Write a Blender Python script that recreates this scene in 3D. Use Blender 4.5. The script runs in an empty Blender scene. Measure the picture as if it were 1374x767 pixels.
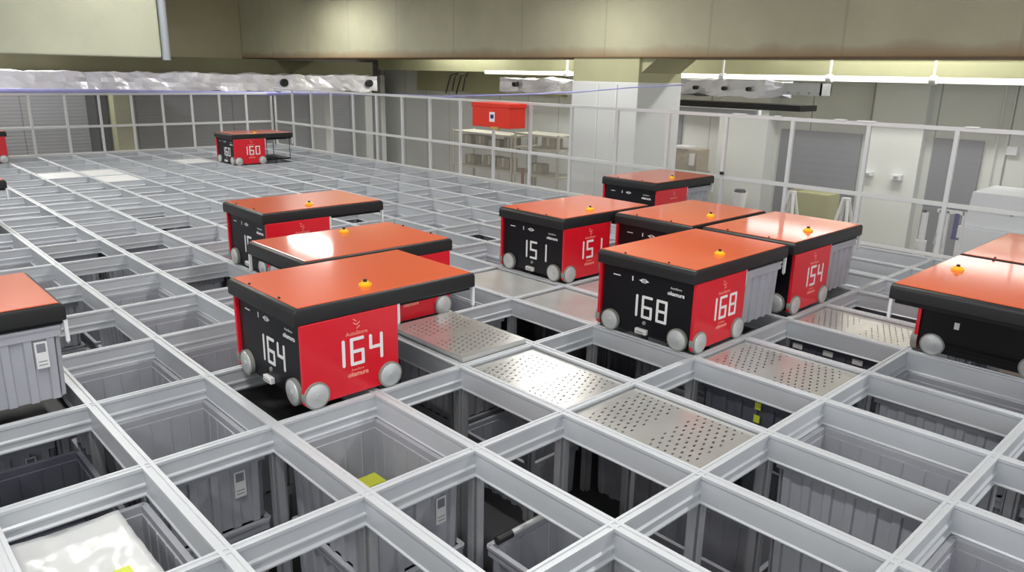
import bpy, bmesh, math, random
from mathutils import Vector, Matrix, noise
random.seed(7)
COL = bpy.context.scene.collection
SC = bpy.context.scene
PX, PY = 0.5, 0.69570          # cell pitch of the storage grid (m)
NX, NY = 11, 17                # the grid ends here (x = 5.5, y = 11.83)

# ------------------------------------------------------------------ materials
def nodes_of(m):
    m.use_nodes = True
    nt = m.node_tree
    return nt, nt.nodes, nt.links, nt.nodes['Principled BSDF']

def mat(name, col, rough=0.5, metal=0.0, coat=0.0, vary=0.0, scale=6.0, bump=0.0, bscale=60.0, spec=0.5):
    m = bpy.data.materials.new(name)
    nt, N, L, b = nodes_of(m)
    b.inputs['Base Color'].default_value = (*col, 1)
    b.inputs['Roughness'].default_value = rough
    b.inputs['Metallic'].default_value = metal
    b.inputs['Coat Weight'].default_value = coat
    b.inputs['Coat Roughness'].default_value = 0.08
    b.inputs['Specular IOR Level'].default_value = spec
    tc = N.new('ShaderNodeTexCoord')
    if vary:
        n = N.new('ShaderNodeTexNoise'); n.inputs['Scale'].default_value = scale; n.inputs['Detail'].default_value = 4
        L.new(tc.outputs['Object'], n.inputs['Vector'])
        r = N.new('ShaderNodeValToRGB')
        r.color_ramp.elements[0].position = .3; r.color_ramp.elements[1].position = .7
        r.color_ramp.elements[0].color = (*[c*(1-vary) for c in col], 1)
        r.color_ramp.elements[1].color = (*[min(1, c*(1+vary)) for c in col], 1)
        L.new(n.outputs['Fac'], r.inputs['Fac']); L.new(r.outputs['Color'], b.inputs['Base Color'])
    if bump:
        n2 = N.new('ShaderNodeTexNoise'); n2.inputs['Scale'].default_value = bscale; n2.inputs['Detail'].default_value = 3
        L.new(tc.outputs['Object'], n2.inputs['Vector'])
        bp = N.new('ShaderNodeBump'); bp.inputs['Strength'].default_value = bump; bp.inputs['Distance'].default_value = .01
        L.new(n2.outputs['Fac'], bp.inputs['Height']); L.new(bp.outputs['Normal'], b.inputs['Normal'])
    return m

def math_node(nt, op, a, b=None):
    n = nt.nodes.new('ShaderNodeMath'); n.operation = op
    for k, v in enumerate((a, b)):
        if v is None: continue
        if isinstance(v, (int, float)): n.inputs[k].default_value = v
        else: nt.links.new(v, n.inputs[k])
    return n.outputs[0]

def slat_mat(name, col, axis, freq, rough=.5, strength=.5, metal=0.0, seam=None):
    """horizontal / vertical slat relief, with optional wider seams across another axis"""
    m = mat(name, col, rough, metal)
    nt, N, L, b = nodes_of(m)
    tc = N.new('ShaderNodeTexCoord'); s = N.new('ShaderNodeSeparateXYZ'); L.new(tc.outputs['Object'], s.inputs[0])
    v = math_node(nt, 'FRACT', math_node(nt, 'MULTIPLY', s.outputs[axis], freq))
    h = math_node(nt, 'ABSOLUTE', math_node(nt, 'SUBTRACT', v, .5))
    bp = N.new('ShaderNodeBump'); bp.inputs['Strength'].default_value = strength; bp.inputs['Distance'].default_value = .02
    L.new(h, bp.inputs['Height']); L.new(bp.outputs['Normal'], b.inputs['Normal'])
    n = N.new('ShaderNodeTexNoise'); n.inputs['Scale'].default_value = 1.2
    L.new(tc.outputs['Object'], n.inputs['Vector'])
    r = N.new('ShaderNodeValToRGB')
    r.color_ramp.elements[0].color = (*[c*.85 for c in col], 1); r.color_ramp.elements[1].color = (*[c*1.12 for c in col], 1)
    L.new(n.outputs['Fac'], r.inputs['Fac'])
    out = r.outputs['Color']
    if seam:
        w = math_node(nt, 'FRACT', math_node(nt, 'MULTIPLY', s.outputs[seam[0]], seam[1]))
        line = math_node(nt, 'LESS_THAN', w, seam[2])
        mx = N.new('ShaderNodeMix'); mx.data_type = 'RGBA'
        L.new(line, mx.inputs['Factor']); L.new(out, mx.inputs['A']); mx.inputs['B'].default_value = (*[c*.55 for c in col], 1)
        out = mx.outputs['Result']
    L.new(out, b.inputs['Base Color'])
    return m

def concrete_mat(name, col, stain_z=None, seam_axis=None):
    m = mat(name, col, .75)
    nt, N, L, b = nodes_of(m)
    tc = N.new('ShaderNodeTexCoord'); s = N.new('ShaderNodeSeparateXYZ'); L.new(tc.outputs['Object'], s.inputs[0])
    n = N.new('ShaderNodeTexNoise'); n.inputs['Scale'].default_value = .9; n.inputs['Detail'].default_value = 6; n.inputs['Roughness'].default_value = .6
    L.new(tc.outputs['Object'], n.inputs['Vector'])
    r = N.new('ShaderNodeValToRGB'); r.color_ramp.elements[0].position = .3; r.color_ramp.elements[1].position = .72
    r.color_ramp.elements[0].color = (*[c*.86 for c in col], 1); r.color_ramp.elements[1].color = (*[min(1, c*1.1) for c in col], 1)
    L.new(n.outputs['Fac'], r.inputs['Fac']); out = r.outputs['Color']
    if seam_axis is not None:
        w = math_node(nt, 'FRACT', math_node(nt, 'MULTIPLY', s.outputs[seam_axis], .62))
        line = math_node(nt, 'LESS_THAN', w, .02)
        mx = N.new('ShaderNodeMix'); mx.data_type = 'RGBA'
        L.new(math_node(nt, 'MULTIPLY', line, .35), mx.inputs['Factor']); L.new(out, mx.inputs['A']); mx.inputs['B'].default_value = (*[c*.6 for c in col], 1)
        out = mx.outputs['Result']
    if stain_z is not None:                       # rusty drip line along the lower arris, broken up by noise
        n2 = N.new('ShaderNodeTexNoise'); n2.inputs['Scale'].default_value = 1.6; n2.inputs['Detail'].default_value = 5
        L.new(tc.outputs['Object'], n2.inputs['Vector'])
        hgt = math_node(nt, 'MULTIPLY', n2.outputs['Fac'], .30)
        d = math_node(nt, 'SUBTRACT', s.outputs[2], stain_z)
        f = math_node(nt, 'SUBTRACT', 1, math_node(nt, 'DIVIDE', d, hgt))
        f = math_node(nt, 'MULTIPLY', math_node(nt, 'MINIMUM', math_node(nt, 'MAXIMUM', f, 0), 1), .8)
        mx = N.new('ShaderNodeMix'); mx.data_type = 'RGBA'
        L.new(f, mx.inputs['Factor']); L.new(out, mx.inputs['A']); mx.inputs['B'].default_value = (.22, .11, .04, 1)
        out = mx.outputs['Result']
    L.new(out, b.inputs['Base Color'])
    return m

def perforated_mat(name, col, rough):
    m = mat(name, col, rough, .55, vary=.06, scale=5)
    nt, N, L, b = nodes_of(m)
    tc = N.new('ShaderNodeTexCoord'); s = N.new('ShaderNodeSeparateXYZ'); L.new(tc.outputs['Object'], s.inputs[0])
    x, y = s.outputs[0], s.outputs[1]
    u = math_node(nt, 'MULTIPLY', x, 24.0)
    uf = math_node(nt, 'FRACT', math_node(nt, 'ADD', u, 20.0))
    par = math_node(nt, 'MULTIPLY', math_node(nt, 'FLOOR', math_node(nt, 'ADD', u, 20.0)), .5)
    vf = math_node(nt, 'FRACT', math_node(nt, 'ADD', math_node(nt, 'MULTIPLY', y, 28.0), math_node(nt, 'ADD', par, 20.0)))
    a = math_node(nt, 'LESS_THAN', math_node(nt, 'ABSOLUTE', math_node(nt, 'SUBTRACT', uf, .5)), .21)
    c = math_node(nt, 'LESS_THAN', math_node(nt, 'ABSOLUTE', math_node(nt, 'SUBTRACT', vf, .5)), .125)
    ay = math_node(nt, 'ABSOLUTE', y)
    g = math_node(nt, 'MULTIPLY', math_node(nt, 'GREATER_THAN', ay, .05), math_node(nt, 'LESS_THAN', ay, .27))
    gx = math_node(nt, 'LESS_THAN', math_node(nt, 'ABSOLUTE', x), .19)
    mask = math_node(nt, 'MULTIPLY', math_node(nt, 'MULTIPLY', a, c), math_node(nt, 'MULTIPLY', g, gx))
    L.new(math_node(nt, 'SUBTRACT', 1, mask), b.inputs['Alpha'])
    return m

def clear_mat(name, alpha, col, rough=.2):
    m = mat(name, col, rough)
    nt, N, L, b = nodes_of(m); b.inputs['Alpha'].default_value = alpha
    return m

def glow_mat(name, col, strength):
    m = mat(name, col)
    nt, N, L, b = nodes_of(m)
    b.inputs['Emission Color'].default_value = (*col, 1); b.inputs['Emission Strength'].default_value = strength
    return m

M = dict(
    rail=mat('rail_aluminium', (.585, .61, .64), .42, .15, vary=.05, scale=3),
    post=mat('post_aluminium', (.52, .53, .55), .4, .5),
    bin=mat('bin_plastic', (.40, .41, .45), .42, vary=.05, scale=8),
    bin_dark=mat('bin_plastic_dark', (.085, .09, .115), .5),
    sticker=mat('sticker_paper', (.78, .78, .78), .5),
    sticker_print=mat('sticker_print', (.22, .23, .26), .6),
    lime=mat('sticker_lime', (.62, .68, .06), .5),
    plate=perforated_mat('perforated_steel', (.62, .62, .595), .24),
    gleam_plate=mat('gleam_plate', (.80, .81, .80), .4),  # whitish paint stands in for the gleam of the far steel plates
    plain_plate=mat('plain_steel', (.58, .58, .56), .34, .5, vary=.08, scale=4),
    red=mat('red_panel', (.72, .008, .022), .33, coat=.25),
    orange=mat('orange_roof', (.74, .125, .042), .30, coat=.7, vary=.03, scale=2, spec=.15),
    dark=mat('dark_housing', (.018, .018, .019), .42, spec=.4),
    black=mat('black_front', (.006, .006, .009), .35, spec=.3),
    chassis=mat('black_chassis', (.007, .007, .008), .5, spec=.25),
    white=mat('white_print', (.86, .86, .86), .4),
    pale=mat('pale_print', (.90, .38, .28), .4),
    tyre=mat('wheel_tyre', (.27, .28, .25), .5),
    hub=mat('wheel_disc', (.60, .62, .62), .35, .3),
    yellow=mat('yellow_button', (.95, .55, .01), .3),
    pin=mat('guide_pin_plastic', (.78, .80, .80), .4),
    fence=mat('fence_white', (.68, .69, .69), .4),
    pane=clear_mat('fence_pane', .10, (.60, .61, .60), .25),
    foil=mat('foil_wrap', (.86, .85, .93), .32, .35, bump=.9, bscale=9),
    lilac=mat('lilac_net', (.36, .36, .70), .6, vary=.12, scale=5),
    pipe=mat('cream_pipe', (.82, .82, .73), .4),
    concrete=concrete_mat('beam_concrete', (.40, .39, .27), 1.64, 1),
    concrete_left=concrete_mat('left_beam_concrete', (.47, .48, .36)),
    concrete_tan=concrete_mat('tan_concrete', (.44, .41, .27)),
    olive=concrete_mat('soffit_shade', (.115, .11, .06)),  # soffit shade put into a dark base colour
    capital=concrete_mat('capital_concrete', (.42, .42, .25)),
    column=mat('column_paint', (.66, .68, .67), .6, vary=.03, scale=1.5),
    wall=mat('wall_paint', (.72, .74, .71), .7, vary=.04, scale=.8),
    wall_seam=slat_mat('wall_panels', (.70, .72, .68), 1, 1.05, .65, .0, seam=(1, 1.05, .022)),
    clad=slat_mat('grey_cladding', (.34, .345, .37), 2, 14.0, .55, .35, seam=(0, .45, .012)),
    shutter=slat_mat('shutter_slats', (.20, .205, .23), 2, 9.0, .55, .12),
    ycol=mat('yellowish_column', (.42, .42, .25), .7, vary=.08, scale=2),
    floor=mat('brown_floor', (.15, .115, .09), .6, vary=.15, scale=1.0),
    pit=mat('pit_shade_floor', (.03, .03, .035), .7),
    ceil=mat('ceiling_paint', (.5, .5, .45), .8),
    box_red=mat('red_box_paint', (.78, .035, .015), .4),
    navy=mat('navy_print', (.03, .03, .2), .5),
    ochre=mat('ochre_handle', (.6, .36, .08), .5),
    cream=mat('cream_shelf', (.60, .58, .48), .6),
    beige=mat('beige_carton', (.36, .32, .22), .7, vary=.15, scale=12),
    ygreen=mat('yellow_green_panel', (.43, .43, .20), .6),
    offwhite=mat('white_enamel', (.78, .79, .81), .4),
    bluewhite=mat('cabinet_white', (.84, .87, .91), .4),
    plastic_sheet=clear_mat('plastic_sheet', .72, (.80, .82, .82), .18),
    lamp=glow_mat('lamp_diffuser', (1, 1, .97), 4.0),
    strip=glow_mat('light_strip_tube', (1, .97, .84), 1.0),
    conduit=mat('grey_conduit', (.36, .39, .42), .6),
    batten=glow_mat('gleam_diffuser', (1, .99, .97), 3.0),
    rust=mat('rust_red', (.35, .08, .05), .6),
)

# ------------------------------------------------------------------ mesh building
class MB:
    def __init__(s): s.v, s.f, s.m = [], [], []
    def add(s, vs, fs, mi=0):
        o = len(s.v); s.v += [tuple(p) for p in vs]
        for f in fs: s.f.append([o+i for i in f]); s.m.append(mi)
        return s
    def box(s, x0, x1, y0, y1, z0, z1, mi=0):
        vs = [(x, y, z) for z in (z0, z1) for y in (y0, y1) for x in (x0, x1)]
        return s.add(vs, [(0,2,3,1), (4,5,7,6), (0,1,5,4), (2,6,7,3), (0,4,6,2), (1,3,7,5)], mi)
    def prism(s, pts, axis, a0, a1, mi=0):
        """2-D polygon extruded along an axis (0,1,2); pts are the two other coordinates in order"""
        def p3(p, a):
            return {0: (a, p[0], p[1]), 1: (p[0], a, p[1]), 2: (p[0], p[1], a)}[axis]
        n = len(pts)
        vs = [p3(p, a0) for p in pts] + [p3(p, a1) for p in pts]
        fs = [[i, (i+1) % n, n+(i+1) % n, n+i] for i in range(n)] + [list(range(n))[::-1], list(range(n, 2*n))]
        return s.add(vs, fs, mi)
    def cyl(s, c, axis, r, a0, a1, n=24, mi=0, r2=None):
        r2 = r if r2 is None else r2
        vs = []
        for a, rr in ((a0, r), (a1, r2)):
            for i in range(n):
                t = 2*math.pi*i/n; p, q = rr*math.cos(t), rr*math.sin(t)
                vs.append({0: (a, c[0]+p, c[1]+q), 1: (c[0]+p, a, c[1]+q), 2: (c[0]+p, c[1]+q, a)}[axis])
        fs = [[i, (i+1) % n, n+(i+1) % n, n+i] for i in range(n)] + [list(range(n))[::-1], list(range(n, 2*n))]
        return s.add(vs, fs, mi)
    def tube(s, pts, rad, n=8, mi=0):
        pts = [Vector(p) for p in pts]; rings = []
        rs = rad if isinstance(rad, (list, tuple)) else [rad]*len(pts)
        for i, p in enumerate(pts):
            d = (pts[min(i+1, len(pts)-1)] - pts[max(i-1, 0)]).normalized()
            a = d.cross(Vector((0, 0, 1)))
            if a.length < 1e-4: a = Vector((1, 0, 0))
            a.normalize(); b = d.cross(a)
            rings.append([p + rs[i]*(math.cos(2*math.pi*k/n)*a + math.sin(2*math.pi*k/n)*b) for k in range(n)])
        vs = [q for r in rings for q in r]; fs = []
        for i in range(len(pts)-1):
            for k in range(n):
                fs.append([i*n+k, i*n+(k+1) % n, (i+1)*n+(k+1) % n, (i+1)*n+k])
        fs += [list(range(n))[::-1], [(len(pts)-1)*n+k for k in range(n)]]
        return s.add(vs, fs, mi)
    def mesh(s, name, mats, bevel=0, seg=2, smooth=None):
        me = bpy.data.meshes.new(name); me.from_pydata(s.v, [], s.f)
        for m in (mats if isinstance(mats, (list, tuple)) else [mats]): me.materials.append(m)
        me.polygons.foreach_set('material_index', s.m)
        bm = bmesh.new(); bm.from_mesh(me)
        bmesh.ops.recalc_face_normals(bm, faces=bm.faces)
        if bevel:
            bmesh.ops.bevel(bm, geom=[e for e in bm.edges if e.is_manifold and e.calc_face_angle(0) > .5], offset=bevel, segments=seg, affect='EDGES', profile=.6)
        bm.to_mesh(me); bm.free()
        if smooth:
            for p in me.polygons: p.use_smooth = True
            me.set_sharp_from_angle(angle=math.radians(smooth))
        me.update(); return me

def put(name, me, parent=None, loc=(0, 0, 0), rz=0):
    o = bpy.data.objects.new(name, me); COL.objects.link(o)
    o.location = loc; o.rotation_euler = (0, 0, rz)
    if parent: o.parent = parent
    return o
def tag(o, label, cat, group=None, kind=None):
    o['label'] = label; o['category'] = cat
    if group: o['group'] = group
    if kind: o['kind'] = kind
    return o
def empty(name, label, cat, loc=(0, 0, 0), rz=0, group=None):
    o = bpy.data.objects.new(name, None); COL.objects.link(o); o.empty_display_size = .05
    o.location = loc; o.rotation_euler = (0, 0, rz)
    return tag(o, label, cat, group)
def structure(name, me, label=None):
    o = put(name, me); o['kind'] = 'structure'
    if label: o['label'] = label
    return o
def simple(name, mb, m, label, cat, **k):
    return tag(put(name, mb.mesh(name, m, **k)), label, cat)

# ------------------------------------------------------------------ camera (fitted to the grid)
f_px, yaw, pit, rol = 1008.129, 0.75829857, 0.27522149, 0.01997551
CAMP = Vector((-1.2382127, -2.0203715, 1.4098711))
fw = Vector((math.cos(pit)*math.sin(yaw), math.cos(pit)*math.cos(yaw), -math.sin(pit)))
r0 = Vector((math.cos(yaw), -math.sin(yaw), 0)); u0 = r0.cross(fw)
Rv = r0*math.cos(rol) + u0*math.sin(rol); Uv = -r0*math.sin(rol) + u0*math.cos(rol)
cd = bpy.data.cameras.new('camera'); cd.sensor_width = 36; cd.lens = f_px/1374*36; cd.clip_end = 200
cam = bpy.data.objects.new('camera', cd); COL.objects.link(cam)
cam.matrix_world = Matrix(((Rv.x, Uv.x, -fw.x, CAMP.x), (Rv.y, Uv.y, -fw.y, CAMP.y), (Rv.z, Uv.z, -fw.z, CAMP.z), (0, 0, 0, 1)))
SC.camera = cam
def project(p):
    d = Vector(p) - CAMP; z = d.dot(fw)
    return None if z < .2 else (687 + f_px*d.dot(Rv)/z, 383.5 - f_px*d.dot(Uv)/z)

# ------------------------------------------------------------------ storage grid: rails and posts
grid = empty('storage_grid', 'aluminium storage grid of crossing rails across the whole hall', 'grid')
RD = .112
def rail_profile(w, top, ledge):
    h = w/2
    r = [(h, top), (h, top-.012), (h-.005, top-.016)]
    if ledge: r += [(h-.005, -.062), (h+.003, -.068), (h+.003, -.076), (h-.004, -.082), (h-.004, -RD+.012), (h+.006, -RD+.006), (h+.006, -RD)]
    else: r += [(h-.005, -RD+.010), (h, -RD+.004), (h, -RD)]
    t = [(h*.40, top), (h*.34, top-.004)]
    left = [(-x, z) for x, z in r[::-1]]
    return left + [(-h*.40, top), (-h*.34, top-.004), (h*.34, top-.004), (h*.40, top)] + r
I0, K0 = -5, -5
for k in range(K0, NY+1):
    mb = MB().prism(rail_profile(.036, -.0006, True), 0, I0*PX, NX*PX+.03)
    put('rail', mb.mesh('rail_across', M['rail']), grid, (0, k*PY, 0))
for i in range(I0, NX+1):
    mb = MB().prism(rail_profile(.046, 0, False), 1, K0*PY, NY*PY+.03)
    put('rail', mb.mesh('rail_along', M['rail']), grid, (i*PX, 0, 0))
pm = MB()
pm.box(-.028, .028, -.006, .006, -1.09, -RD).box(-.006, .006, -.028, .028, -1.09, -RD)
for sx in (-1, 1):
    pm.box(sx*.026-.003, sx*.026+.003, -.016, .016, -1.09, -RD); pm.box(-.016, .016, sx*.026-.003, sx*.026+.003, -1.09, -RD)
post_me = pm.mesh('post', M['post'])
for i in range(-2, 7):
    for k in range(-3, 4):
        put('support_post', post_me, grid, (i*PX, k*PY, 0))

# ------------------------------------------------------------------ bins
BW, BD, BH = .446, .642, .325
def bin_mesh(m):
    hx, hy = BW/2-.010, BD/2-.010
    def loop(off, corr, ss, ribs=False):
        """perimeter with rib relief: off = outward offset, corr = rib height"""
        out = []
        def side(p0, p1, nrm, n):
            L = (p1-p0).length
            for j in range(n):
                for t, c in (((j+.27)/n, 0), ((j+.33)/n, 1), ((j+.67)/n, 1), ((j+.73)/n, 0)) if ribs else (((j+.02)/n, 0), ((j+.06)/n, 1), ((j+.94)/n, 1), ((j+.98)/n, 0)):
                    q = p0 + (p1-p0)*t + nrm*(off - (0 if c else corr))
                    out.append(q)
        X, Y = hx*ss, hy*ss
        side(Vector((-X, -Y)), Vector((X, -Y)), Vector((0, -1)), 5)
        side(Vector((X, -Y)), Vector((X, Y)), Vector((1, 0)), 7)
        side(Vector((X, Y)), Vector((-X, Y)), Vector((0, 1)), 5)
        side(Vector((-X, Y)), Vector((-X, -Y)), Vector((-1, 0)), 7)
        return out
    g = .004
    levels = [(0.0, loop(0, .012, .97, True)), (BH-.050, loop(0, .012, .995, True)), (BH-.048, loop(.003, 0, 1)), (BH-.012, loop(.003, 0, 1)),
              (BH-.012, loop(.010, 0, 1)), (BH, loop(.010, 0, 1)), (BH, loop(-.012, 0, 1)), (BH-.03, loop(-.012, 0, 1)), (BH-.032, loop(-.016, g, .995)), (.010, loop(-.016, g, .97))]
    vs, fs = [], []; n = len(levels[0][1])
    for z, lp in levels: vs += [(p.x, p.y, z) for p in lp]
    for a in range(len(levels)-1):
        for j in range(n): fs.append([a*n+j, a*n+(j+1) % n, (a+1)*n+(j+1) % n, (a+1)*n+j])
    fs.append(list(range(n))[::-1]); b = (len(levels)-1)*n; fs.append([b+j for j in range(n)])
    return MB().add(vs, fs).mesh('bin', m)
BIN, BIN_DARK = bin_mesh(M['bin']), bin_mesh(M['bin_dark'])
sm = MB().box(-.024, .024, -.0015, 0, -.058, .058, 0)
sm.box(-.017, .017, -.002, -.0015, .012, .05, 1).box(-.017, .017, -.002, -.0015, -.03, -.026, 1).box(-.017, .017, -.002, -.0015, -.045, -.041, 1)
STICK = sm.mesh('sticker', [M['sticker'], M['sticker_print']])
lm = MB().box(-.016, .016, -.0015, 0, -.02, .02)
LIME = lm.mesh('lime_sticker', M['lime'])
SQ = MB().box(-.03, .03, -.0015, 0, -.016, .016).mesh('white_sticker', M['white'])

ORD = ['', 'first', 'second', 'third', 'fourth', 'fifth', 'sixth', 'seventh', 'eighth', 'ninth', 'tenth', 'eleventh', 'twelfth', 'thirteenth',
       'fourteenth', 'fifteenth', 'sixteenth', 'seventeenth', 'eighteenth', 'nineteenth', 'twentieth', 'twenty-first', 'twenty-second']
TOPZ = -RD+.006
def cell_centre(i, k): return ((i+.5)*PX, (k+.5)*PY)
def add_bin(i, k, level, label=None, sticker=False, off=(0, 0, 0), me=None, sx=1):
    x, y = cell_centre(i, k)
    r, c = NY-k, NX-i
    if label is None:
        if level == 0: label = f'grey storage bin, {ORD[r]} cell row from back fence, {ORD[c]} from side fence'
        else: label = f'{ORD[level+1]}-layer grey bin, {ORD[r]} cell row from back fence, {ORD[c]} from side fence'
    o = put('storage_bin', me or BIN, None, (x+off[0], y+off[1], TOPZ-(level+1)*(BH+.004)+off[2]))
    tag(o, label, 'bin', 'bins at the top of the grid' if level == 0 else 'bins lower down in the stacks')
    o.scale = (sx, 1, 1)
    if sticker:
        put('label_sticker', STICK, o, (.10, -BD/2+.007, BH*.62))
        put('label_sticker', STICK, o, (-.02, BD/2-.007, BH*.62), math.pi)
    return o

# what each foreground cell holds: number = layers missing from the top, 'P' perforated cover, 'F' flat cover
cells = {(0,0):0, (1,0):3, (2,0):'P', (3,0):3, (2,1):'P', (3,1):2, (4,1):'F', (5,1):'F', (4,2):'F', (0,-1):3, (1,-1):1, (2,-1):'P', (3,-1):2,
         (4,-1):'P', (5,-1):2, (6,-1):'P', (7,-1):1, (8,-1):0, (9,-1):0, (1,-2):2, (2,-2):2, (3,-2):0, (4,-2):2, (5,-2):0, (2,-3):0, (3,-3):2, (4,-3):2, (1,-3):1,
         (-1,0):2, (-2,0):0, (-2,1):0, (-1,1):0, (-2,2):3, (-1,2):0, (0,1):3, (1,1):3, (0,2):0, (-1,3):1, (-1,4):1, (0,3):0, (0,4):0,
         (0,5):1, (0,6):2, (1,4):2, (1,3):0, (-1,-1):1, (0,-2):1, (1,5):0, (-2,3):0, (-2,4):0,
         (2,13):'F', (3,13):'F', (3,12):'F', (6,14):'F', (7,11):0}
covered = {(4,0), (6,0), (5,2), (6,1), (2,4), (2,2), (1,2), (9,3), (6,-2), (7,13), (5,0), (7,0), (7,-2), (8,-2)}
rnd = random.Random(11)
for k in range(-4, NY):
    for i in range(-4, NX):
        if (i, k) in cells: continue
        q = rnd.random()
        cells[(i, k)] = 'C' if (i, k) in covered else (0 if q < .80 else 1 if q < .93 else 2)
def in_view(i, k):
    for a in (0, .5, 1):
        for b in (0, .5, 1):
            p = project(((i+a)*PX, (k+b)*PY, 0))
            if p and -5 < p[0] < 1380 and -5 < p[1] < 772: return True
    return False
BIN_LABELS = {
    (0,0): 'open grey bin with a yellow carton inside, before robot 164',
    (3,-2): 'empty grey bin with ribbed inner wall, level with rails at lower right',
    (-1,1): 'pale grey bin level with the rails, left of the black pit under robot 164',
    (-2,1): 'dark grey bin set off-centre in its cell, behind the plastic-covered bin',
    (-2,0): 'grey bin under white plastic sheet in the bottom left corner',
    (5,-2): 'grey bin under the overhang of the black-faced robot at right',
}
placed = set()
for (i, k), v in sorted(cells.items()):
    if not in_view(i, k): continue
    if v in ('P', 'F', 'C') or v == 3: continue
    near = -3 <= i <= 6 and k <= 4
    kw = {}
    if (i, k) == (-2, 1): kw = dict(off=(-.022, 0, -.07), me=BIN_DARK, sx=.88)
    if (i, k) == (-2, 0): kw = dict(off=(0, 0, -.02))
    add_bin(i, k, v, BIN_LABELS.get((i, k)) if v in (0,) else None, sticker=near and (i*7+k*3) % 2 == 0, **kw); placed.add((i, k, v))
for (i, k), v in sorted(cells.items()):        # the stacks one sees the flanks of, through the deeper cells
    if not in_view(i, k) or v in ('P', 'F', 'C', 0) or k > 8: continue
    for di, dk in ((1, 0), (0, 1)):
        c = (i+di, k+dk); w = cells.get(c)
        if w is None: continue
        start = 0 if w in ('P', 'F', 'C') else w
        if w in ('P', 'F'): continue
        if w == 'C': start = 1
        for L in range(start, 3):
            if (*c, L) in placed or L > v or (*c, L) in ((-2, 1, 1), (-2, 0, 1)): continue
            placed.add((*c, L)); add_bin(*c, L, None, sticker=(c[0]+c[1]+L) % 2 == 0 and k < 3)

# things seen in or on single cells
x, y = cell_centre(0, 0)
yb = MB().box(-.05, .05, -.045, .045, 0, .13)
o = simple('carton', yb, M['lime'], 'small yellow carton lying in the open bin before robot 164', 'carton', bevel=.004)
o.location = (x+.07, y+.14, TOPZ-BH+.012)
def stick_on(i, k, L, specs, me, name, label):
    """stickers on the flank (facing -x) of the bin stack in a cell"""
    for o in bpy.data.objects:
        if o.name.startswith('storage_bin') and abs(o.location.x-cell_centre(i, k)[0]) < .03 and abs(o.location.y-cell_centre(i, k)[1]) < .03 \
           and abs(o.location.z-(TOPZ-(L+1)*(BH+.004))) < .03:
            for yy, zz in specs:
                s = put(name, me, o, (-BW/2+.006, yy, zz), -math.pi/2); s['label'] = label
add_bin(4, -1, 0, 'bin darkened for shade, with lime green stickers, under the cover plate before robot 168', me=BIN_DARK)  # both bins coloured dark to carry the shade under the plates
add_bin(6, -1, 0, 'bin darkened for shade, with three white stickers, under the cover plate by the black-faced robot', me=BIN_DARK)
stick_on(4, -1, 0, [(-.02, .275), (-.02, .205)], LIME, 'lime_sticker', 'small lime green sticker')
stick_on(6, -1, 0, [(-.09, .272), (.085, .274), (.275, .270)], SQ, 'white_sticker', 'small white sticker')

# grip bar lying across the lower bin in the cell at bottom centre
x, y = cell_centre(1, -1)
gb = MB().cyl((0, 0), 0, .018, -.17, -.09, 16, 1).cyl((0, 0), 0, .014, -.09, .19, 16, 0)
o = tag(put('bar', gb.mesh('bar', [M['hub'], M['dark']], smooth=40), None, (x-.02, y+.285, TOPZ-(BH+.004)+.017)),
        'grey round bar with black grip lying across a lowered bin', 'bar')

# plastic sheet and its contents over the bin at bottom left
x, y = cell_centre(-2, 0)
vs, fs = [], []; NXs, NYs = 16, 22
for a in range(NXs):
    for b in range(NYs):
        u, v = a/(NXs-1), b/(NYs-1)
        px, py = -.205+.33*u, -.305+.59*v
        vs.append((px, py, .004 + .010*noise.noise(Vector((px*9, py*7, 1.3))) + .006*noise.noise(Vector((px*22, py*20, 4)))))
for a in range(NXs-1):
    for b in range(NYs-1): fs.append([a*NYs+b, (a+1)*NYs+b, (a+1)*NYs+b+1, a*NYs+b+1])
o = simple('plastic_sheet', MB().add(vs, fs), M['plastic_sheet'], 'crumpled translucent white plastic sheet over the bottom left bin', 'sheet', smooth=180)
o.location = (x-.005, y, TOPZ-.010)
sol = o.modifiers.new('thickness', 'SOLIDIFY'); sol.thickness = .0015
wb = MB().box(-.16, .10, -.20, .26, 0, .20)
o = simple('carton', wb, M['offwhite'], 'white carton under the plastic sheet in bottom left bin', 'carton', bevel=.006)
o.location = (x-.02, y, TOPZ-BH-.012)
yb = MB().box(-.13, .10, -.045, .03, 0, .012)
o = simple('yellow_strip', yb, M['lime'], 'yellow strip lying across the plastic sheet at lower left', 'strip', bevel=.002)
o.location = (x-.06, y-.14, TOPZ+.016)

# black boards added in two deep cells to make the pits dark
for (i, k), lb in (((0, 1), 'flat black board added to darken the pit in front of robot 164'), ((-2, 2), 'flat black board added to darken the pit under the lifted bin at left edge')):
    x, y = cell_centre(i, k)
    o = simple('pit_dark_board', MB().box(-.225, .225, -.32, .32, -.02, 0), M['chassis'], lb, 'board', bevel=.004); o.location = (x, y, TOPZ-.012)

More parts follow.
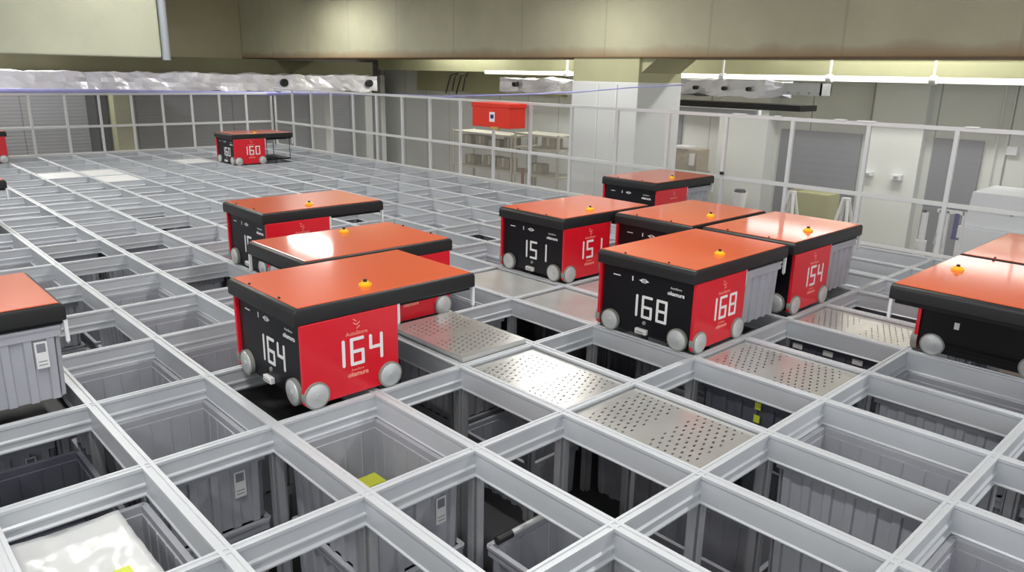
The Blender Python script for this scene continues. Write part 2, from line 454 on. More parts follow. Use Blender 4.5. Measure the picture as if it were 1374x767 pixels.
# cover plates
def plate(i, k, m, label, z=-.012, raised=0):
    x, y = cell_centre(i, k)
    hx, hy = PX/2-.030, PY/2-.030
    mb = MB().box(-hx, hx, -hy, hy, -.003, 0)
    for s in (-1, 1):
        mb.box(s*hx-.002, s*hx+.002, -hy, hy, -.06, 0); mb.box(-hx, hx, s*hy-.002, s*hy+.002, -.06, 0)
    o = put('cover_plate', mb.mesh('cover_plate', m), None, (x, y, z))
    return tag(o, label, 'cover plate', 'steel cover plates in the grid')
plate(2, 0, M['plate'], 'perforated steel cover plate gleaming white, middle of the foreground', -.016)
plate(2, 1, M['plate'], 'perforated steel cover plate under the overhang of robot 164', .026)
plate(2, -1, M['plate'], 'dull perforated steel cover plate nearest the camera, right of the gleaming one', -.016)
plate(4, -1, M['plate'], 'perforated steel cover plate in front of robot 168 and its bin', -.016)
plate(6, -1, M['plate'], 'perforated steel cover plate left of the black-faced robot', -.016)
plate(4, 1, M['plain_plate'], 'plain steel cover plate between robots 151 and 168', -.016)
plate(4, 2, M['plain_plate'], 'plain steel cover plate left of robot 151', -.016)
plate(5, 1, M['plain_plate'], 'plain steel cover plate in the gap behind robot 168', -.016)
plate(2, 13, M['gleam_plate'], 'gleam-painted steel cover plate far back, left of robot 160, nearest the left', -.010)
plate(3, 13, M['gleam_plate'], 'gleam-painted steel cover plate far back left, behind its two neighbours', -.010)
plate(3, 12, M['gleam_plate'], 'gleam-painted steel cover plate far back left, nearest of three', -.010)
plate(6, 14, M['gleam_plate'], 'gleam-painted steel cover plate just behind and left of robot 160', -.010)

# ------------------------------------------------------------------ robots
W_D, G_D = .072, .026
def seg_digit(c, h=.13, w=W_D, st=.015):
    """one LED style numeral as a flat relief: local x to the right, z up, facing -y"""
    S = {'0': 'abcdef', '1': 'bc', '4': 'fgbc', '5': 'afgcd', '6': 'afedcg', '8': 'abcdefg'}
    mb = MB(); x = 0; m2 = h/2; ch = .006
    def hbar(z): mb.prism([(x+ch*.4, z), (x+w-ch*.4, z), (x+w, z+st/2), (x+w-ch*.4, z+st), (x+ch*.4, z+st), (x, z+st/2)], 1, -.0015, 0)
    def vbar(xx, z0, z1): mb.prism([(xx, z0+ch), (xx+st/2, z0), (xx+st, z0+ch), (xx+st, z1-ch), (xx+st/2, z1), (xx, z1-ch)], 1, -.0016, 0)
    if c == '1':
        vbar(w-st, 0, h); return mb
    for s_ in S[c]:
        if s_ == 'a': hbar(h-st)
        if s_ == 'd': hbar(0)
        if s_ == 'g': hbar(m2-st/2)
        if s_ == 'f': vbar(x, m2-ch, h-ch*.3)
        if s_ == 'b': vbar(x+w-st, m2-ch, h-ch*.3)
        if s_ == 'e': vbar(x, ch*.3, m2+ch)
        if s_ == 'c': vbar(x+w-st, ch*.3, m2+ch)
    return mb
def text_mesh(txt, size, m, bold=0.0, shear=0.0):
    cu = bpy.data.curves.new('text', 'FONT'); cu.body = txt; cu.size = size; cu.align_x = 'CENTER'; cu.offset = bold; cu.shear = shear; cu.extrude = .0006
    o = bpy.data.objects.new('text_source', cu); COL.objects.link(o)
    dg = bpy.context.evaluated_depsgraph_get()
    me = bpy.data.meshes.new_from_object(o.evaluated_get(dg))
    bpy.data.objects.remove(o); bpy.data.curves.remove(cu)
    me.transform(Matrix.Rotation(math.pi/2, 4, 'X'))          # stands up, faces -y
    me.materials.clear(); me.materials.append(m)
    return me
T_small_side = text_mesh('AutoStore', .026, M['pale'])
T_bold_side = text_mesh('okamura', .030, M['pale'], .0008, .15)
T_thin_side = text_mesh('AutoStore', .015, M['pale'])
T_bold_front = text_mesh('okamura', .030, M['white'], .0009, .15)
T_thin_front = text_mesh('AutoStore', .017, M['white'])
def zigzag(m):
    mb = MB()
    for j in range(3):
        z = j*.017
        for sgn in (1, -1):
            p = [(0, z), (.016*sgn, z+.011), (.016*sgn, z+.016), (0, z+.005)]
            if j == 0 and sgn < 0 or j == 2 and sgn > 0: continue
            mb.prism(p if sgn > 0 else p[::-1], 1, -.0012, 0)
    return mb.mesh('zigzag', m)
ZIG = zigzag(M['pale'])
DASH = MB().box(-.025, .025, -.0012, 0, -.003, .003).mesh('dash', M['white'])
BAR = MB().box(-.004, .004, -.0012, 0, -.013, .013).mesh('small_bar', M['white'])
ic = MB()
for s_ in (-1, 1): ic.prism([(s_*.012, -.009), (s_*.012, .009), (s_*.034, 0)], 1, -.0012, 0)
for z_ in (-.011, -.002, .007): ic.box(-.014, .014, -.0012, 0, z_, z_+.004)
ICON = ic.mesh('icon', M['white'])
LENS = MB().cyl((0, 0), 1, .011, -.006, 0, 20, 0).mesh('lens', M['tyre'])
CONN = MB().box(-.038, .038, -.022, 0, -.014, .016).box(-.028, .028, -.026, -.022, -.008, .008, 1).mesh('connector', [M['sticker'], M['tyre']], bevel=.004)

chm = MB().box(.03, .485, .045, .65, .035, .385)
chm.prism([(.485, .07), (.497, .09), (.497, .385), (.485, .385)], 1, .06, .635)
chm.box(.02, .49, .06, .635, .020, .05)
CHASSIS = chm.mesh('chassis', M['chassis'], bevel=.004)
FRONT = MB().box(.018, .032, .045, .65, .030, .387).mesh('front', M['black'], bevel=.004)
rail_cut = [(.012, .055), (.012, .386), (.490, .386), (.490, .055), (.470, .018), (.035, .018)]
SIDE = MB().prism([(.004, .030), (.004, .386), (.490, .386), (.490, .030), (.478, .018), (.016, .018)], 1, 0, .020).mesh('side', M['red'], bevel=.003)
rm = MB().prism([(-.020, .385), (.960, .385), (.960, .445), (.945, .460), (-.005, .460), (-.020, .445)], 1, .022, .674)
ROOF = rm.mesh('roof', M['dark'], bevel=.010, seg=3, smooth=35)
rp = MB().box(.004, .938, .034, .662, .458, .4635)
RPANEL = rp.mesh('roof_panel', M['orange'], bevel=.0025)
bt = MB().cyl((0, 0), 2, .030, 0, .010, 24, 0).cyl((0, 0), 2, .022, .010, .020, 24, 0, r2=.018).cyl((0, 0), 2, .009, .020, .030, 16, 1)
BUTTON = bt.mesh('button', [M['yellow'], M['dark']], smooth=40)
NUB = MB().cyl((0, 0), 2, .006, 0, .012, 12, 0).mesh('nub', M['dark'])
wm = MB().cyl((0, 0), 1, .061, -.004, .026, 32, 0).cyl((0, 0), 1, .052, -.007, -.003, 32, 1, r2=.054).cyl((0, 0), 1, .048, -.0085, -.007, 32, 1, r2=.05).cyl((0, 0), 1, .012, -.012, -.008, 16, 1)
WHEEL = wm.mesh('wheel', [M['tyre'], M['hub']], smooth=40)
GRIP = MB().box(.512, .948, .05, .645, .366, .386).box(.56, .90, .12, .58, .352, .366).mesh('gripper', M['chassis'], bevel=.003)
PIN = MB().box(-.007, .007, -.007, .007, -.095, 0).add([(-.007, -.007, -.095), (.007, -.007, -.095), (.007, .007, -.095), (-.007, .007, -.095), (0, 0, -.108)],
        [(0, 4, 1), (1, 4, 2), (2, 4, 3), (3, 4, 0)]).mesh('pin', M['pin'])
BACKTAG = MB().box(-.012, .012, -.002, 0, -.018, .018).mesh('back_tag', M['white'])
NUM = {}
def number(txt, m, parent, at, rz):
    """the digits of a robot's number, each a decal of its own, centred on a three-digit field"""
    for n, c in enumerate(txt):
        if c == ' ': continue
        if c not in NUM: NUM[c] = seg_digit(c).mesh('digit', m)
        dx = (n-1.5)*W_D + (n-1)*G_D
        put('printed_digit', NUM[c], parent, (at[0]+dx*math.cos(rz), at[1]+dx*math.sin(rz), at[2]), rz)
def robot(x0, y0, label, num=None, flip=False, lowered=False, marks=True):
    c = (x0+.25, y0+PY/2)
    root = empty('grid_robot', label, 'robot', (c[0], c[1], 0), math.pi if flip else 0, 'red grid robots')
    hold = bpy.data.objects.new('offset', None)
    bpy.data.objects.remove(hold)
    D = (-.25, -PY/2, 0)
    def part(name, me, parent=root, loc=(0, 0, 0), rz=0):
        if parent is root: loc = (loc[0]+D[0], loc[1]+D[1], loc[2])
        return put(name, me, parent, loc, rz)
    part('chassis', CHASSIS)
    fr = part('front_panel', FRONT)
    if marks:
        ym = .3475
        put('printed_dash', DASH, fr, (.018, .555, .330), -math.pi/2)
        put('printed_bar', BAR, fr, (.018, .443, .331), -math.pi/2)
        put('printed_icon', ICON, fr, (.018, .365, .331), -math.pi/2)
        put('printed_name', T_bold_front, fr, (.018, .155, .292), -math.pi/2)
        put('printed_name', T_thin_front, fr, (.018, .155, .326), -math.pi/2)
        put('sensor_lens', LENS, fr, (.018, .345, .095), -math.pi/2)
        put('connector', CONN, fr, (.018, .355, .045), -math.pi/2)
        if num: number(num, M['white'], fr, (.018, .335, .120), -math.pi/2)
    for s in (0, 1):
        sp = part('side_panel', SIDE, loc=(0, .020, 0)) if s == 0 else part('side_panel', SIDE, loc=(.494, .676, 0), rz=math.pi)
        if marks:
            cx = .272 if s == 0 else .2
            put('printed_logo', ZIG, sp, (cx, 0, .318))
            put('printed_name', T_small_side, sp, (cx, 0, .292))
            put('printed_name', T_bold_side, sp, (cx, 0, .100))
            put('printed_name', T_thin_side, sp, (cx, 0, .126))
            if num and s == 0: number(num, M['white'], sp, (cx, 0, .150), 0)
    roof = part('roof', ROOF)
    put('roof_panel', RPANEL, roof)
    put('stop_button', BUTTON, roof, (.405, .150, .463))
    for yy in (.21, .50): put('roof_nub', NUB, roof, (.012, yy, .458))
    part('gripper', GRIP)
    for px in (.503, .954):
        for py in (.036, .660): part('guide_pin', PIN, loc=(px, py, .386))
    for px in (.062, .438):
        part('wheel', WHEEL, loc=(px, .0135, .061)); part('wheel', WHEEL, loc=(px, .6820, .061), rz=math.pi)
    for py in (.118, .578):
        part('wheel', WHEEL, loc=(.004, py, .061), rz=-math.pi/2); part('wheel', WHEEL, loc=(.494, py, .061), rz=math.pi/2)
    bt_ = part('name_tag', BACKTAG, loc=(.498, .22, .19), rz=math.pi/2); bt_['label'] = 'small white tag'
    if lowered:
        fb = MB().box(.53, .93, .06, .64, .052, .070).box(.55, .91, .08, .62, .045, .052)
        part('lowered_gripper', fb.mesh('lowered_gripper', M['chassis'], bevel=.003))
        for px in (.54, .92):
            for py in (.07, .63): part('lifting_band', MB().box(-.005, .005, -.002, .002, .07, .37).mesh('band', M['dark']), loc=(px, py, 0))
    return root
def held_bin(x0, y0, label, flip=False, sticker=False):
    cx = x0+.7285 if not flip else x0-.2285
    o = put('storage_bin', BIN, None, (cx, y0+PY/2, .040)); o.scale = (.965, .965, 1)
    tag(o, label, 'bin', 'bins held by robots')
    if sticker: put('label_sticker', STICK, o, (.13, -BD/2+.007, BH*.64))
    return o
Y = lambda k: k*PY
robot(.145, Y(1), 'red and black robot numbered 164 with an orange roof, nearest the camera', '164')
robot(1.0, Y(2), 'orange-roofed robot half hidden directly behind robot 164', None, flip=True)
robot(1.0, Y(4), 'orange-roofed robot with 15 on its black front, behind two others, centre left', '15 ')
robot(3.5, Y(13), 'small distant robot numbered 160 standing near the back fence', '160', lowered=True)
robot(2.5, Y(2), 'red and black robot numbered 151 left of robot 168', '151')
robot(3.0, Y(1), 'orange-roofed robot squeezed between robots 151 and 154, front mostly hidden', None)
robot(2.0, Y(0), 'red and black robot numbered 168 carrying a grey bin, centre right', '168')
held_bin(2.0, Y(0), 'grey ribbed bin hanging from the robot numbered 168')
robot(3.05, Y(0), 'red robot numbered 154 carrying a grey bin, right of robot 168', '154')
held_bin(3.05, Y(0), 'grey ribbed bin hanging from the robot numbered 154')
robot(4.5, Y(3), 'orange-roofed robot in front of the white concrete column', None)
held_bin(4.5, Y(3), 'grey bin hanging from the robot by the white column')
robot(3.0, Y(-2), 'robot showing a plain black face and overhanging orange roof at right edge', None, flip=True)
robot(3.56, Y(-2), 'robot whose pink gleaming roof shows at right edge behind the black-faced robot', None)
robot(-1.5, Y(2), 'robot cut by the left edge, its orange roof over a grey bin', None)
held_bin(-1.5, Y(2), 'grey bin with white label under the orange roof at left edge', sticker=True)
robot(.5, Y(16), 'far red robot cut by the left edge beside the back fence', None, flip=True)
robot(-.95, Y(8), 'robot of which only a dark roof corner shows at left edge', None)

# ------------------------------------------------------------------ fences
def fence(name, label, along, start, step, n, fixed, top, sign):
    root = empty(name, label, 'fence')
    def bx(a0, a1, w0, w1, z0, z1):
        return (a0, a1, w0, w1, z0, z1) if along == 0 else (w0, w1, a0, a1, z0, z1)
    a_end = start+step*n
    lo, hi = min(start, a_end), max(start, a_end)
    for j in range(n+1):
        a = start+step*j
        put('post', MB().box(*bx(a-.017, a+.017, fixed-.017, fixed+.017, 0, top)).mesh('fence_post', M['fence'], bevel=.003), root)
    for nm, z0, z1 in (('top_rail', top-.03, top+.004), ('middle_rail', .425, .462), ('bottom_rail', .0, .03)):
        put(nm, MB().box(*bx(lo, hi, fixed-.015, fixed+.015, z0, z1)).mesh(nm, M['fence'], bevel=.003), root)
    for j in range(n):
        a = start+step*(j+.5); h = abs(step)/2-.019
        for z0, z1 in ((.032, .423), (.464, top-.032)):
            put('panel', MB().box(*bx(a-h, a+h, fixed-.002, fixed+.002, z0, z1)).mesh('fence_panel', M['pane']), root)
    return root
fence('safety_fence', 'white-framed clear panel fence along the back edge of the grid', 0, 5.5, -.5, 13, NY*PY+.055, .97, 1)
sf = fence('safety_fence', 'white-framed clear panel fence along the right side of the grid', 1, 0+PY*NY, -PY, 19, NX*PX+.055, 1.065, 1)
put('latch', MB().box(5.51, 5.53, 2.05, 2.09, .47, .50).mesh('latch', M['dark'], bevel=.003), sf)
for yy, w in ((1.95, .14), (1.55, .05), (.95, .10), (.72, .16), (-.10, .10)):
    put('clip', MB().box(5.53, 5.58, yy-w/2, yy+w/2, 1.066, 1.078).mesh('clip', M['white'], bevel=.002), sf)

# red box on the side fence
rb = empty('red_box', 'red metal box with a white label mounted on the side fence', 'box', (5.36, 5.25, .75))
put('case', MB().box(-.14, .14, -.34, .36, 0, .245).mesh('case', M['box_red'], bevel=.008), rb)
put('lid', MB().box(-.15, .15, -.35, .37, .245, .30).mesh('lid', M['box_red'], bevel=.008), rb)
lab = put('label_plate', MB().box(-.142, -.139, -.075, .025, .07, .19).mesh('label_plate', M['white']), rb)
put('label_print', MB().box(-.1435, -.142, -.055, .005, .11, .16).mesh('label_print', M['navy']), lab)
put('handle', MB().box(-.16, -.13, -.16, -.02, -.018, .012).mesh('handle', M['ochre'], bevel=.004), rb)

# lilac netting line strung along the fences and across the column
pts = [(-4, 11.97, 1.0), (1.15, 11.97, 1.0), (3.3, 11.97, .975), (5.4, 11.96, .95), (5.68, 11.4, .98), (5.68, 8.1, 1.05), (5.68, 6.8, 1.07), (5.75, 4.9, 1.17), (5.78, 4.3, 1.21), (5.8, 3.55, 1.28), (5.8, 2.8, 1.33)]
rad = [.048, .048, .045, .040, .030, .020, .014, .010, .008, .007, .007]
simple('net_line', MB().tube(pts, rad, 8), M['lilac'], 'lilac rolled net strung along the top of the fences', 'net', smooth=60)

# ------------------------------------------------------------------ hall shell
FZ = -1.10
structure('floor', MB().box(-9, 11.2, -7, 16.6, FZ-.1, FZ).mesh('floor', M['floor']))
structure('floor', MB().box(-3.2, 5.5, -4, NY*PY, FZ, FZ+.006).mesh('floor_pit', M['pit']), 'dark floor patch added as the shade of the pits under the storage grid')  # dark slab added so the deep pits read as shaded
structure('wall_back', MB().box(-9, 11.2, 16.4, 16.6, FZ, 3.4).mesh('wall_back', M['clad']))
structure('wall_right', MB().box(11.0, 11.2, -7, 16.4, FZ, 3.4).mesh('wall_right', M['wall_seam']))
structure('ceiling', MB().box(-9, 11.2, -7, 16.6, 3.4, 3.5).mesh('ceiling', M['ceil']))
structure('beam', MB().box(6.9, 8.0, -7, 16.4, 1.64, 3.4).mesh('beam', M['concrete'], bevel=.02), 'long concrete beam over the column')
structure('beam', MB().box(-9, 2.68, 9.3, 10.1, 1.53, 3.4).mesh('beam', M['concrete_left'], bevel=.02), 'pale concrete beam at upper left')
structure('beam', MB().box(-9, 6.9, 16.1, 16.4, 1.50, 3.4).mesh('beam', M['concrete_tan'], bevel=.02), 'tan concrete beam on the back wall')
structure('beam', MB().box(-9, 9.5, 14.5, 14.9, 1.28, 1.61).mesh('beam', M['olive']), 'added dark olive beam standing in for the shaded soffit of the concrete beams')  # added beam; its dark colour stands in for the shaded soffit
structure('beam', MB().box(10.2, 11.0, -7, 15.3, 1.44, 3.4).mesh('beam', M['capital']), 'olive beam on top of the right wall')
structure('beam', MB().box(10.85, 11.0, 9.3, 14.5, .95, 1.44).mesh('beam', M['capital']), 'olive strip at the top of the right wall, left part')
# column
colm = MB().box(6.92, 7.90, 4.27, 5.44, FZ, 1.33)
structure('column', colm.mesh('column', M['column'], bevel=.015), 'white painted concrete column')
structure('column_capital', MB().box(6.93, 7.89, 4.28, 5.43, 1.33, 1.66).prism([(4.0, 1.66), (4.28, 1.45), (4.28, 1.66)], 0, 6.98, 7.85).mesh('capital', M['capital']), 'bare olive head of the column')
for yy in (4.95, 4.62):
    structure('trim_1' if yy > 4.8 else 'trim_2', MB().box(6.90, 6.925, yy-.012, yy+.012, FZ, 1.30).mesh('trim', M['wall']))
# right wall: shutters, pilaster, small fittings
def shutter(name, y0, y1, z1, x=11.0):
    o = structure(name, MB().box(x-.05, x+.02, y0, y1, FZ, z1).mesh(name, M['shutter']))
shutter('door_1', 2.95, 4.30, .60); shutter('door_2', 1.25, 1.90, .62); shutter('door_3', 6.3, 8.6, .75)
structure('trim_3', MB().box(10.82, 11.0, 2.02, 2.78, FZ, 1.44).mesh('pilaster', M['wall'], bevel=.01))
structure('trim_4', MB().box(10.70, 11.0, 4.42, 5.35, FZ, 1.44).mesh('pilaster', M['wall'], bevel=.01))
def fitting(y, z, w, h, label):
    mb = MB().box(-.10, 0, -w/2, w/2, -h/2, h/2).box(-.14, -.10, -w*.25, w*.1, -h*.35, h*.35, 1)
    o = put('wall_light', mb.mesh('wall_fitting', [M['offwhite'], M['tyre']], bevel=.006), None, (10.82, y, z)); tag(o, label, 'light')
fitting(2.70, .03, .14, .06, 'small white light on the wall pilaster, left of a pair')
fitting(2.28, .02, .16, .08, 'small white light on the wall pilaster, right of a pair')
simple('junction_box', MB().box(10.94, 11.0, .83, .96, .46, .58), M['offwhite'], 'small white junction box on the wall at far right', 'box', bevel=.006)
for yy in (1.10, .98):
    simple('conduit', MB().tube([(10.97, yy, 1.43), (10.97, yy, FZ)], .012), M['wall'], 'thin vertical conduit on the right wall, ' + ('left' if yy > 1 else 'right') + ' one of two', 'conduit')
# columns seen through the back and side fences
structure('trim_5', MB().box(3.72, 4.12, 15.4, 16.39, FZ, 1.25).mesh('column_back', M['ycol'], bevel=.01), 'yellowish column behind the back fence')
structure('trim_6', MB().box(3.45, 3.66, 15.7, 16.39, FZ, 1.3).mesh('dark_jamb', M['dark']))
for n, (xx, w) in enumerate(((8.75, .16), (9.95, .22), (10.45, .14))):
    structure(f'trim_{7+n}', MB().box(xx, xx+w, 15.6, 16.39, FZ, 1.3).mesh('column_small', M['wall'], bevel=.01))
# pipe, foil ducts, cables
strip = empty('light_strip', 'long glowing cream light strip along the right wall under the beam', 'light', (9.46, 2.0, 1.43))
put('tube', MB().tube([(0, 8.2, 0), (0, -8, 0)], .037, 14).mesh('tube', M['strip'], smooth=60), strip)
for yy in (5.9, 2.6, .9, -.45, -1.7): put('collar', MB().tube([(0, yy-.04, 0), (0, yy+.04, 0)], .056, 14).mesh('collar', M['offwhite'], smooth=60), strip)
for yy in (5.9, 2.6, .9, -.45, -1.7): put('hanger', MB().box(-.02, .02, yy-.01, yy+.01, .05, 1.97).mesh('hanger', M['wall']), strip)
def foil_duct(label, lo, hi, axis, seed):
    """crinkled foil-wrapped duct: a box with a fine displaced skin"""
    d = [hi[a]-lo[a] for a in range(3)]; nl = max(8, int(d[axis]/.12)); ring = []
    o2 = [a for a in range(3) if a != axis]
    per = []
    for u in [j/8 for j in range(8)]: per.append((u, 0))
    for u in [j/4 for j in range(4)]: per.append((1, u))
    for u in [j/8 for j in range(8)]: per.append((1-u, 1))
    for u in [j/4 for j in range(4)]: per.append((0, 1-u))
    vs = []
    for j in range(nl+1):
        for (u, v) in per:
            p = [0, 0, 0]; p[axis] = lo[axis]+d[axis]*j/nl; p[o2[0]] = lo[o2[0]]+d[o2[0]]*u; p[o2[1]] = lo[o2[1]]+d[o2[1]]*v
            k = .05*noise.noise(Vector(p)*2.3+Vector((seed, 0, 0))) + .03*noise.noise(Vector(p)*6+Vector((0, seed, 0)))
            p[o2[0]] += k*(u-.5)*2; p[o2[1]] += k*(v-.5)*2
            vs.append(p)
    n = len(per); fs = [[a*n+b, a*n+(b+1) % n, (a+1)*n+(b+1) % n, (a+1)*n+b] for a in range(nl) for b in range(n)]
    fs += [list(range(n))[::-1], [nl*n+b for b in range(n)]]
    root = simple('foil_duct', MB().add(vs, fs), M['foil'], label, 'duct')
    return root
fd = foil_duct('long silver foil-wrapped duct behind the back fence', (-6, 14.0, .93), (9.3, 14.4, 1.29), 0, 2.1)
for xx in (6.85, 9.05): put('collar', MB().cyl((xx, 1.12), 1, .085, 13.93, 14.02, 20).mesh('collar', M['dark']), fd)
fd = foil_duct('short silver foil-wrapped duct left of the white column', (9.0, 7.0, 1.08), (9.3, 9.25, 1.33), 1, 5.7)
put('collar', MB().cyl((8.95, 1.22), 1, .05, 8.7, 8.8, 16).mesh('collar', M['dark']), fd)
fd = foil_duct('silver foil-wrapped duct right of the white column', (9.0, 3.35, 1.14), (9.3, 5.6, 1.37), 1, 9.2)
for yy in (4.75, 4.25, 3.85): put('bolt', MB().cyl((yy, 1.26), 0, .03, 8.93, 9.05, 12).mesh('bolt', M['dark']), fd)
tr = MB()
for yy in (2.80, 2.95, 3.10, 3.25): tr.box(9.0, 9.3, yy-.01, yy+.01, 1.22, 1.24)
tr.box(9.0, 9.02, 2.78, 3.34, 1.20, 1.36).box(9.28, 9.30, 2.78, 3.34, 1.20, 1.36).box(9.0, 9.3, 2.78, 2.80, 1.20, 1.36)
simple('cable_tray', tr, M['post'], 'grey cable tray at the right end of the foil duct', 'tray')
simple('under_beam', MB().box(8.9, 9.4, 3.0, 5.6, .98, 1.06), M['dark'], 'dark channel under the foil duct right of the column', 'channel')
simple('strip_board', MB().box(9.35, 9.5, 3.9, 5.5, .88, .95), M['offwhite'], 'white strip below the dark channel right of the column', 'strip')
for n, (ya, yb_) in enumerate(((10.9, 10.7), (10.55, 10.36))):
    simple('cable_loop', MB().tube([(9.0, ya+.05, .98), (9.0, ya, 1.1), (9.0, ya-.12, 1.36), (9.0, yb_-.14, 1.40), (9.0, yb_-.05, 1.30), (9.0, yb_+.03, 1.05)], .016, 8), M['dark'],
           'black cable loop hanging above the side fence, ' + ('left' if n == 0 else 'right') + ' of two', 'cable', smooth=60)
simple('conduit', MB().tube([(2.76, 9.35, 1.50), (2.76, 9.35, 3.38)], .055, 12), M['conduit'], 'bluish grey vertical conduit at the end of the pale left beam', 'conduit', smooth=60)

# ------------------------------------------------------------------ things standing beyond the side fence
def shelf_unit(x0, x1, y0, y1, zs, label):
    root = empty('shelf_rack', label, 'rack', ((x0+x1)/2, (y0+y1)/2, FZ))
    cx, cy = (x0+x1)/2, (y0+y1)/2
    for x in (x0, x1):
        for y in (y0, y1): put('upright', MB().box(x-.02-cx, x+.02-cx, y-.02-cy, y+.02-cy, 0, zs[-1]-FZ+.04).mesh('upright', M['cream']), root)
    for z in zs: put('shelf', MB().box(x0-cx, x1-cx, y0-cy, y1-cy, z-FZ-.02, z-FZ+.02).mesh('shelf', M['cream']), root)
    return root
shelf_unit(9.4, 10.0, 9.3, 11.2, (-.55, -.15, .17), 'cream shelf rack behind the side fence, left of two')
shelf_unit(9.4, 10.0, 8.0, 9.2, (-.55, -.02, .25), 'cream shelf rack behind the side fence, nearer the column')
rb2 = random.Random(3)
spots = [(9.55, 10.9, -.13), (9.6, 10.5, -.13), (9.55, 10.0, -.13), (9.6, 9.6, -.13), (9.55, 10.8, -.53), (9.6, 10.2, -.53), (9.55, 9.7, -.53), (9.6, 8.8, -.53), (9.55, 8.4, .0)]
wh = ['first', 'second', 'third', 'fourth']
for n, (x, y, z) in enumerate(spots):
    w, h = rb2.uniform(.13, .2), rb2.uniform(.18, .28)
    mb = MB().box(-.12, .12, -w, w, 0, h).box(-.125, .125, -.03, .03, h*.2, h+.002, 1)
    nm = (f'carton on the middle shelf of the left cream rack, {wh[n]} from left' if n < 4 else f'carton on the low shelf of the left cream rack, {wh[n-4]} from left' if n < 7
          else 'carton on the low shelf of the rack nearer the column' if n == 7 else 'carton on the middle shelf of the rack nearer the column')
    tag(put('carton', mb.mesh('carton', [M['beige'], M['cream']], bevel=.004), None, (x+.1, y, z)), nm, 'carton', 'cartons on the cream racks')
simple('red_stand', MB().cyl((9.0, 8.55), 2, .03, FZ, -.35, 12).cyl((9.0, 8.55), 2, .12, FZ, FZ+.03, 20), M['rust'], 'thin rust red stand before the cream rack', 'stand')
# beige stack near the column
bs = empty('carton_stack', 'beige stack of wrapped cartons right of the white column', 'stack', (10.1, 5.5, FZ))
put('lower_cartons', MB().box(-.2, .2, -.30, .28, 0, .95).mesh('lower', M['beige'], bevel=.01), bs)
put('upper_cartons', MB().box(-.18, .2, -.26, .24, .95, 1.32).mesh('upper', M['beige'], bevel=.01), bs)
put('white_wrap', MB().box(-.2, .1, -.05, .27, 1.32, 1.36).box(-.2, -.18, -.22, -.12, 1.05, 1.25).mesh('wrap', M['offwhite'], bevel=.004), bs)
# white canister
wc = empty('canister', 'white tapered canister with black lid beyond the side fence', 'canister', (8.5, 3.55, FZ))
put('stand', MB().box(-.12, .12, -.12, .12, 0, .66).mesh('stand', M['tyre']), wc)
put('body', MB().cyl((0, 0), 2, .075, .66, .94, 24, 0, r2=.10).mesh('body', M['white'], smooth=40), wc)
put('lid', MB().cyl((0, 0), 2, .085, .94, .98, 24, 0, r2=.07).mesh('lid', M['dark'], smooth=40), wc)
# yellow-green cabinet and A stands
yc = empty('cabinet', 'yellow-green cabinet beyond the side fence behind robot 154', 'cabinet', (10.0, 3.2, FZ))
put('body', MB().box(0, .4, -.27, .27, 0, .83).mesh('cab_body', M['ygreen'], bevel=.008), yc)
put('dark_edge', MB().box(0.02, .4, .272, .36, 0, .85).mesh('cab_edge', M['beige']), yc)
def a_stand(x, y, label):
    h = .95; mb = MB()
    for s in (-1, 1):
        for t in (-1, 1):
            mb.tube([(t*.20, s*.17, 0), (t*.025, s*.032, h)], .022, 8)
    for t in (-.11, .11): mb.box(t*.9-.012, t*.9+.012, -.10, .10, h*.46, h*.46+.045)
    mb.box(-.04, .04, -.05, .05, h-.01, h+.03)
    o = put('trestle', mb.mesh('trestle', M['white']), None, (x, y, FZ)); tag(o, label, 'trestle', 'white trestles beyond the fence')
a_stand(9.0, 3.02, 'white A-shaped trestle left of the yellow-green cabinet')
a_stand(9.0, 2.24, 'white A-shaped trestle right of the yellow-green cabinet')
# white cabinet far right
wcab = empty('white_cabinet', 'white cabinet with small label beyond the fence at far right', 'cabinet', (8.0, .05, FZ))
put('body', MB().box(-.4, .5, -.75, .40, 0, 1.05).mesh('wc_body', M['bluewhite'], bevel=.01), wcab)
put('top_cover', MB().prism([(-.75, 1.05), (.36, 1.05), (.33, 1.42), (-.75, 1.42)], 0, -.36, .4).mesh('wc_top', M['bluewhite'], bevel=.01), wcab)
put('label_plate', MB().box(-.367, -.36, -.02, .12, 1.21, 1.25).mesh('wc_label', M['white']), wcab)
put('knob', MB().cyl((-.06, 1.23), 0, .016, -.38, -.36, 12).mesh('wc_knob', M['dark']), wcab)
# white service post with dark bar, at the corner of the grid
sp = empty('service_post', 'white upright service post with dark bar beyond the grid corner', 'post', (6.2, .22, FZ))
put('column', MB().cyl((0, .12), 2, .05, 0, 1.10, 20).cyl((0, .12), 2, .028, 1.10, 1.36, 16).mesh('sp_col', M['white'], smooth=40), sp)
put('cap', MB().cyl((0, .13), 2, .018, 1.36, 1.385, 12).mesh('sp_cap', M['dark']), sp)
put('frame', MB().box(-.02, .02, -.02, 0, 0, 1.40).box(-.02, .02, -.08, -.06, 0, 1.40).box(-.02, .02, -.20, .02, 1.38, 1.41).box(-.02, .02, -.21, -.19, 0, 1.41).mesh('sp_frame', M['white']), sp)
put('dark_bar', MB().box(-.03, -.005, -.165, -.13, 1.17, 1.39).box(-.05, -.005, -.19, -.13, 1.16, 1.175).mesh('sp_bar', M['navy']), sp)
put('flask', MB().cyl((-.05, -.03), 2, .035, 1.10, 1.20, 16, 0, r2=.022).mesh('sp_flask', M['hub'], smooth=40), sp)

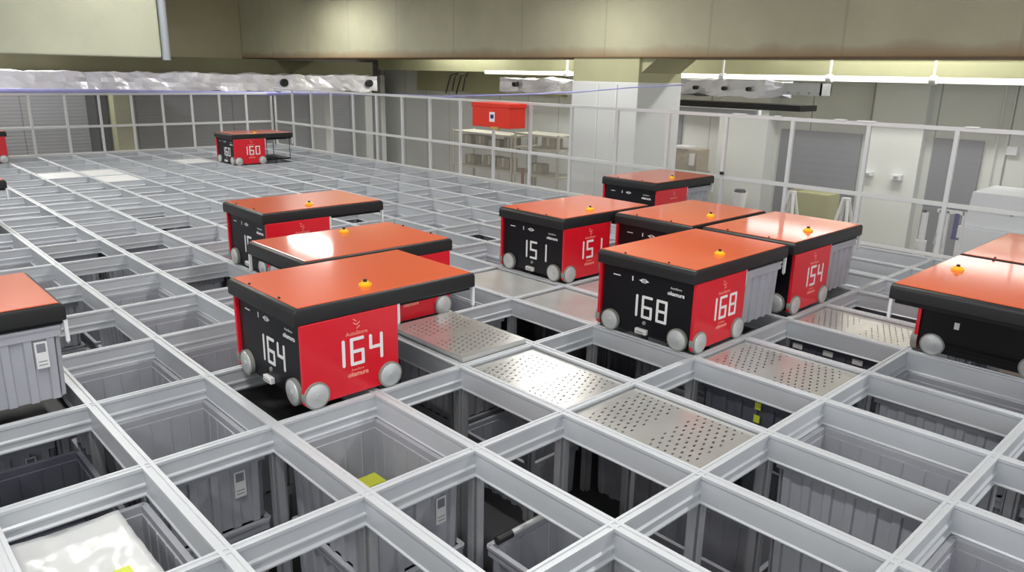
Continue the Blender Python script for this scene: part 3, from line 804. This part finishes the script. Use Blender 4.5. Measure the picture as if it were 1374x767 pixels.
# ------------------------------------------------------------------ lamps
LAMPS = [(5.80, 4.65, 2.6, 1.1, 'side row, beside the column'), (5.78, 11.2, 2.85, 1.6, 'side row, by the back corner'), (0, 5.5, 2.7, 2.4, 'left row, over the middle'),
         (2.6, 1.2, 3.2, 2.4, 'added fill over the numbered robots'), (-1.0, -.6, 3.2, 2.4, 'added fill over the camera end'), (3.2, -3.2, 3.2, 2.4, 'added fill right behind the camera'),
         (-4.0, 2.5, 3.2, 2.4, 'added fill far left'), (-3.2, -4.5, 3.2, 2.4, 'added fill left behind the camera'), (0, 12.5, 2.7, 2.4, 'added fill over the back fence'), (9.2, 2.0, 2.7, 2.4, 'added fill in right aisle, nearest'),
         (9.2, 7.4, 2.7, 2.4, 'added fill in right aisle, by the racks'), (9.9, 11.5, 2.6, 2.4, 'added fill in right aisle, far end'), (2.0, 15.4, 2.6, 2.4, 'added fill along the back wall'), (-3.0, 10.8, 2.9, 2.4, 'added fill far left over the back cells'), (2.2, 7.4, 3.2, 2.4, 'added fill over the far cells')]  # entries called fill are unseen lamps added to brighten the hall
for x, y, z, ln, where in LAMPS:
    wd = .12 if (y > 10 and 5 < x < 6) else .24
    t = empty('ceiling_light', 'white ceiling light fitting, ' + where, 'light', (x, y, z), 0, 'ceiling lights')
    put('housing', MB().prism([(-wd*.54, 0), (wd*.54, 0), (wd*.25, .06), (-wd*.25, .06)], 1, -ln/2, ln/2).mesh('housing', M['offwhite']), t)
    put('diffuser', MB().box(-wd*.42, wd*.42, -ln/2+.03, ln/2-.03, -.06, 0).mesh('diffuser', M['lamp'], bevel=.02), t)
    if z < 3.3:
        for s in (-1, 1): put('hanger', MB().box(-.006, .006, s*ln*.35-.006, s*ln*.35+.006, .06, 3.4-z).mesh('hanger', M['post']), t)
    ld = bpy.data.lights.new('tube_light', 'AREA'); ld.shape = 'RECTANGLE'; ld.size = wd; ld.size_y = ln
    ld.energy = (50 if x < 9 and y < 10 else 75 if x < 9 else 62)*(.5 if x == 5.8 else ln/2.4); ld.color = (1, .985, .95)
    lo = bpy.data.objects.new('tube_light', ld); COL.objects.link(lo); lo.location = (x, y, z-.065)
for ya, yb_, where in ((-.4, 4.3, 'long one'), (7.4, 8.0, 'short one')):     # unseen battens added to put gleams on the robot roofs
    t = empty('gleam_batten', 'unseen gleam batten added above the right aisle, ' + where, 'light', (10.2, (ya+yb_)/2, 1.86 if ya < 1 else 1.93), 0, 'added gleam battens')
    hl = (yb_-ya)/2
    put('housing', MB().box(-.05, 0, -hl, hl, -.11, .11).mesh('housing', M['offwhite'], bevel=.006), t)
    put('diffuser', MB().box(-.10, -.05, -hl+.03, hl-.03, -.09, .09).mesh('diffuser', M['batten'], bevel=.015), t)
w = bpy.data.worlds.new('world'); SC.world = w; w.use_nodes = True
w.node_tree.nodes['Background'].inputs[0].default_value = (.92, .95, 1, 1)
w.node_tree.nodes['Background'].inputs[1].default_value = .95

SC.view_settings.view_transform = 'Standard'; SC.view_settings.look = 'None'
SC.view_settings.gamma = 1; SC.view_settings.use_curve_mapping = False
SC.view_settings.exposure = .45
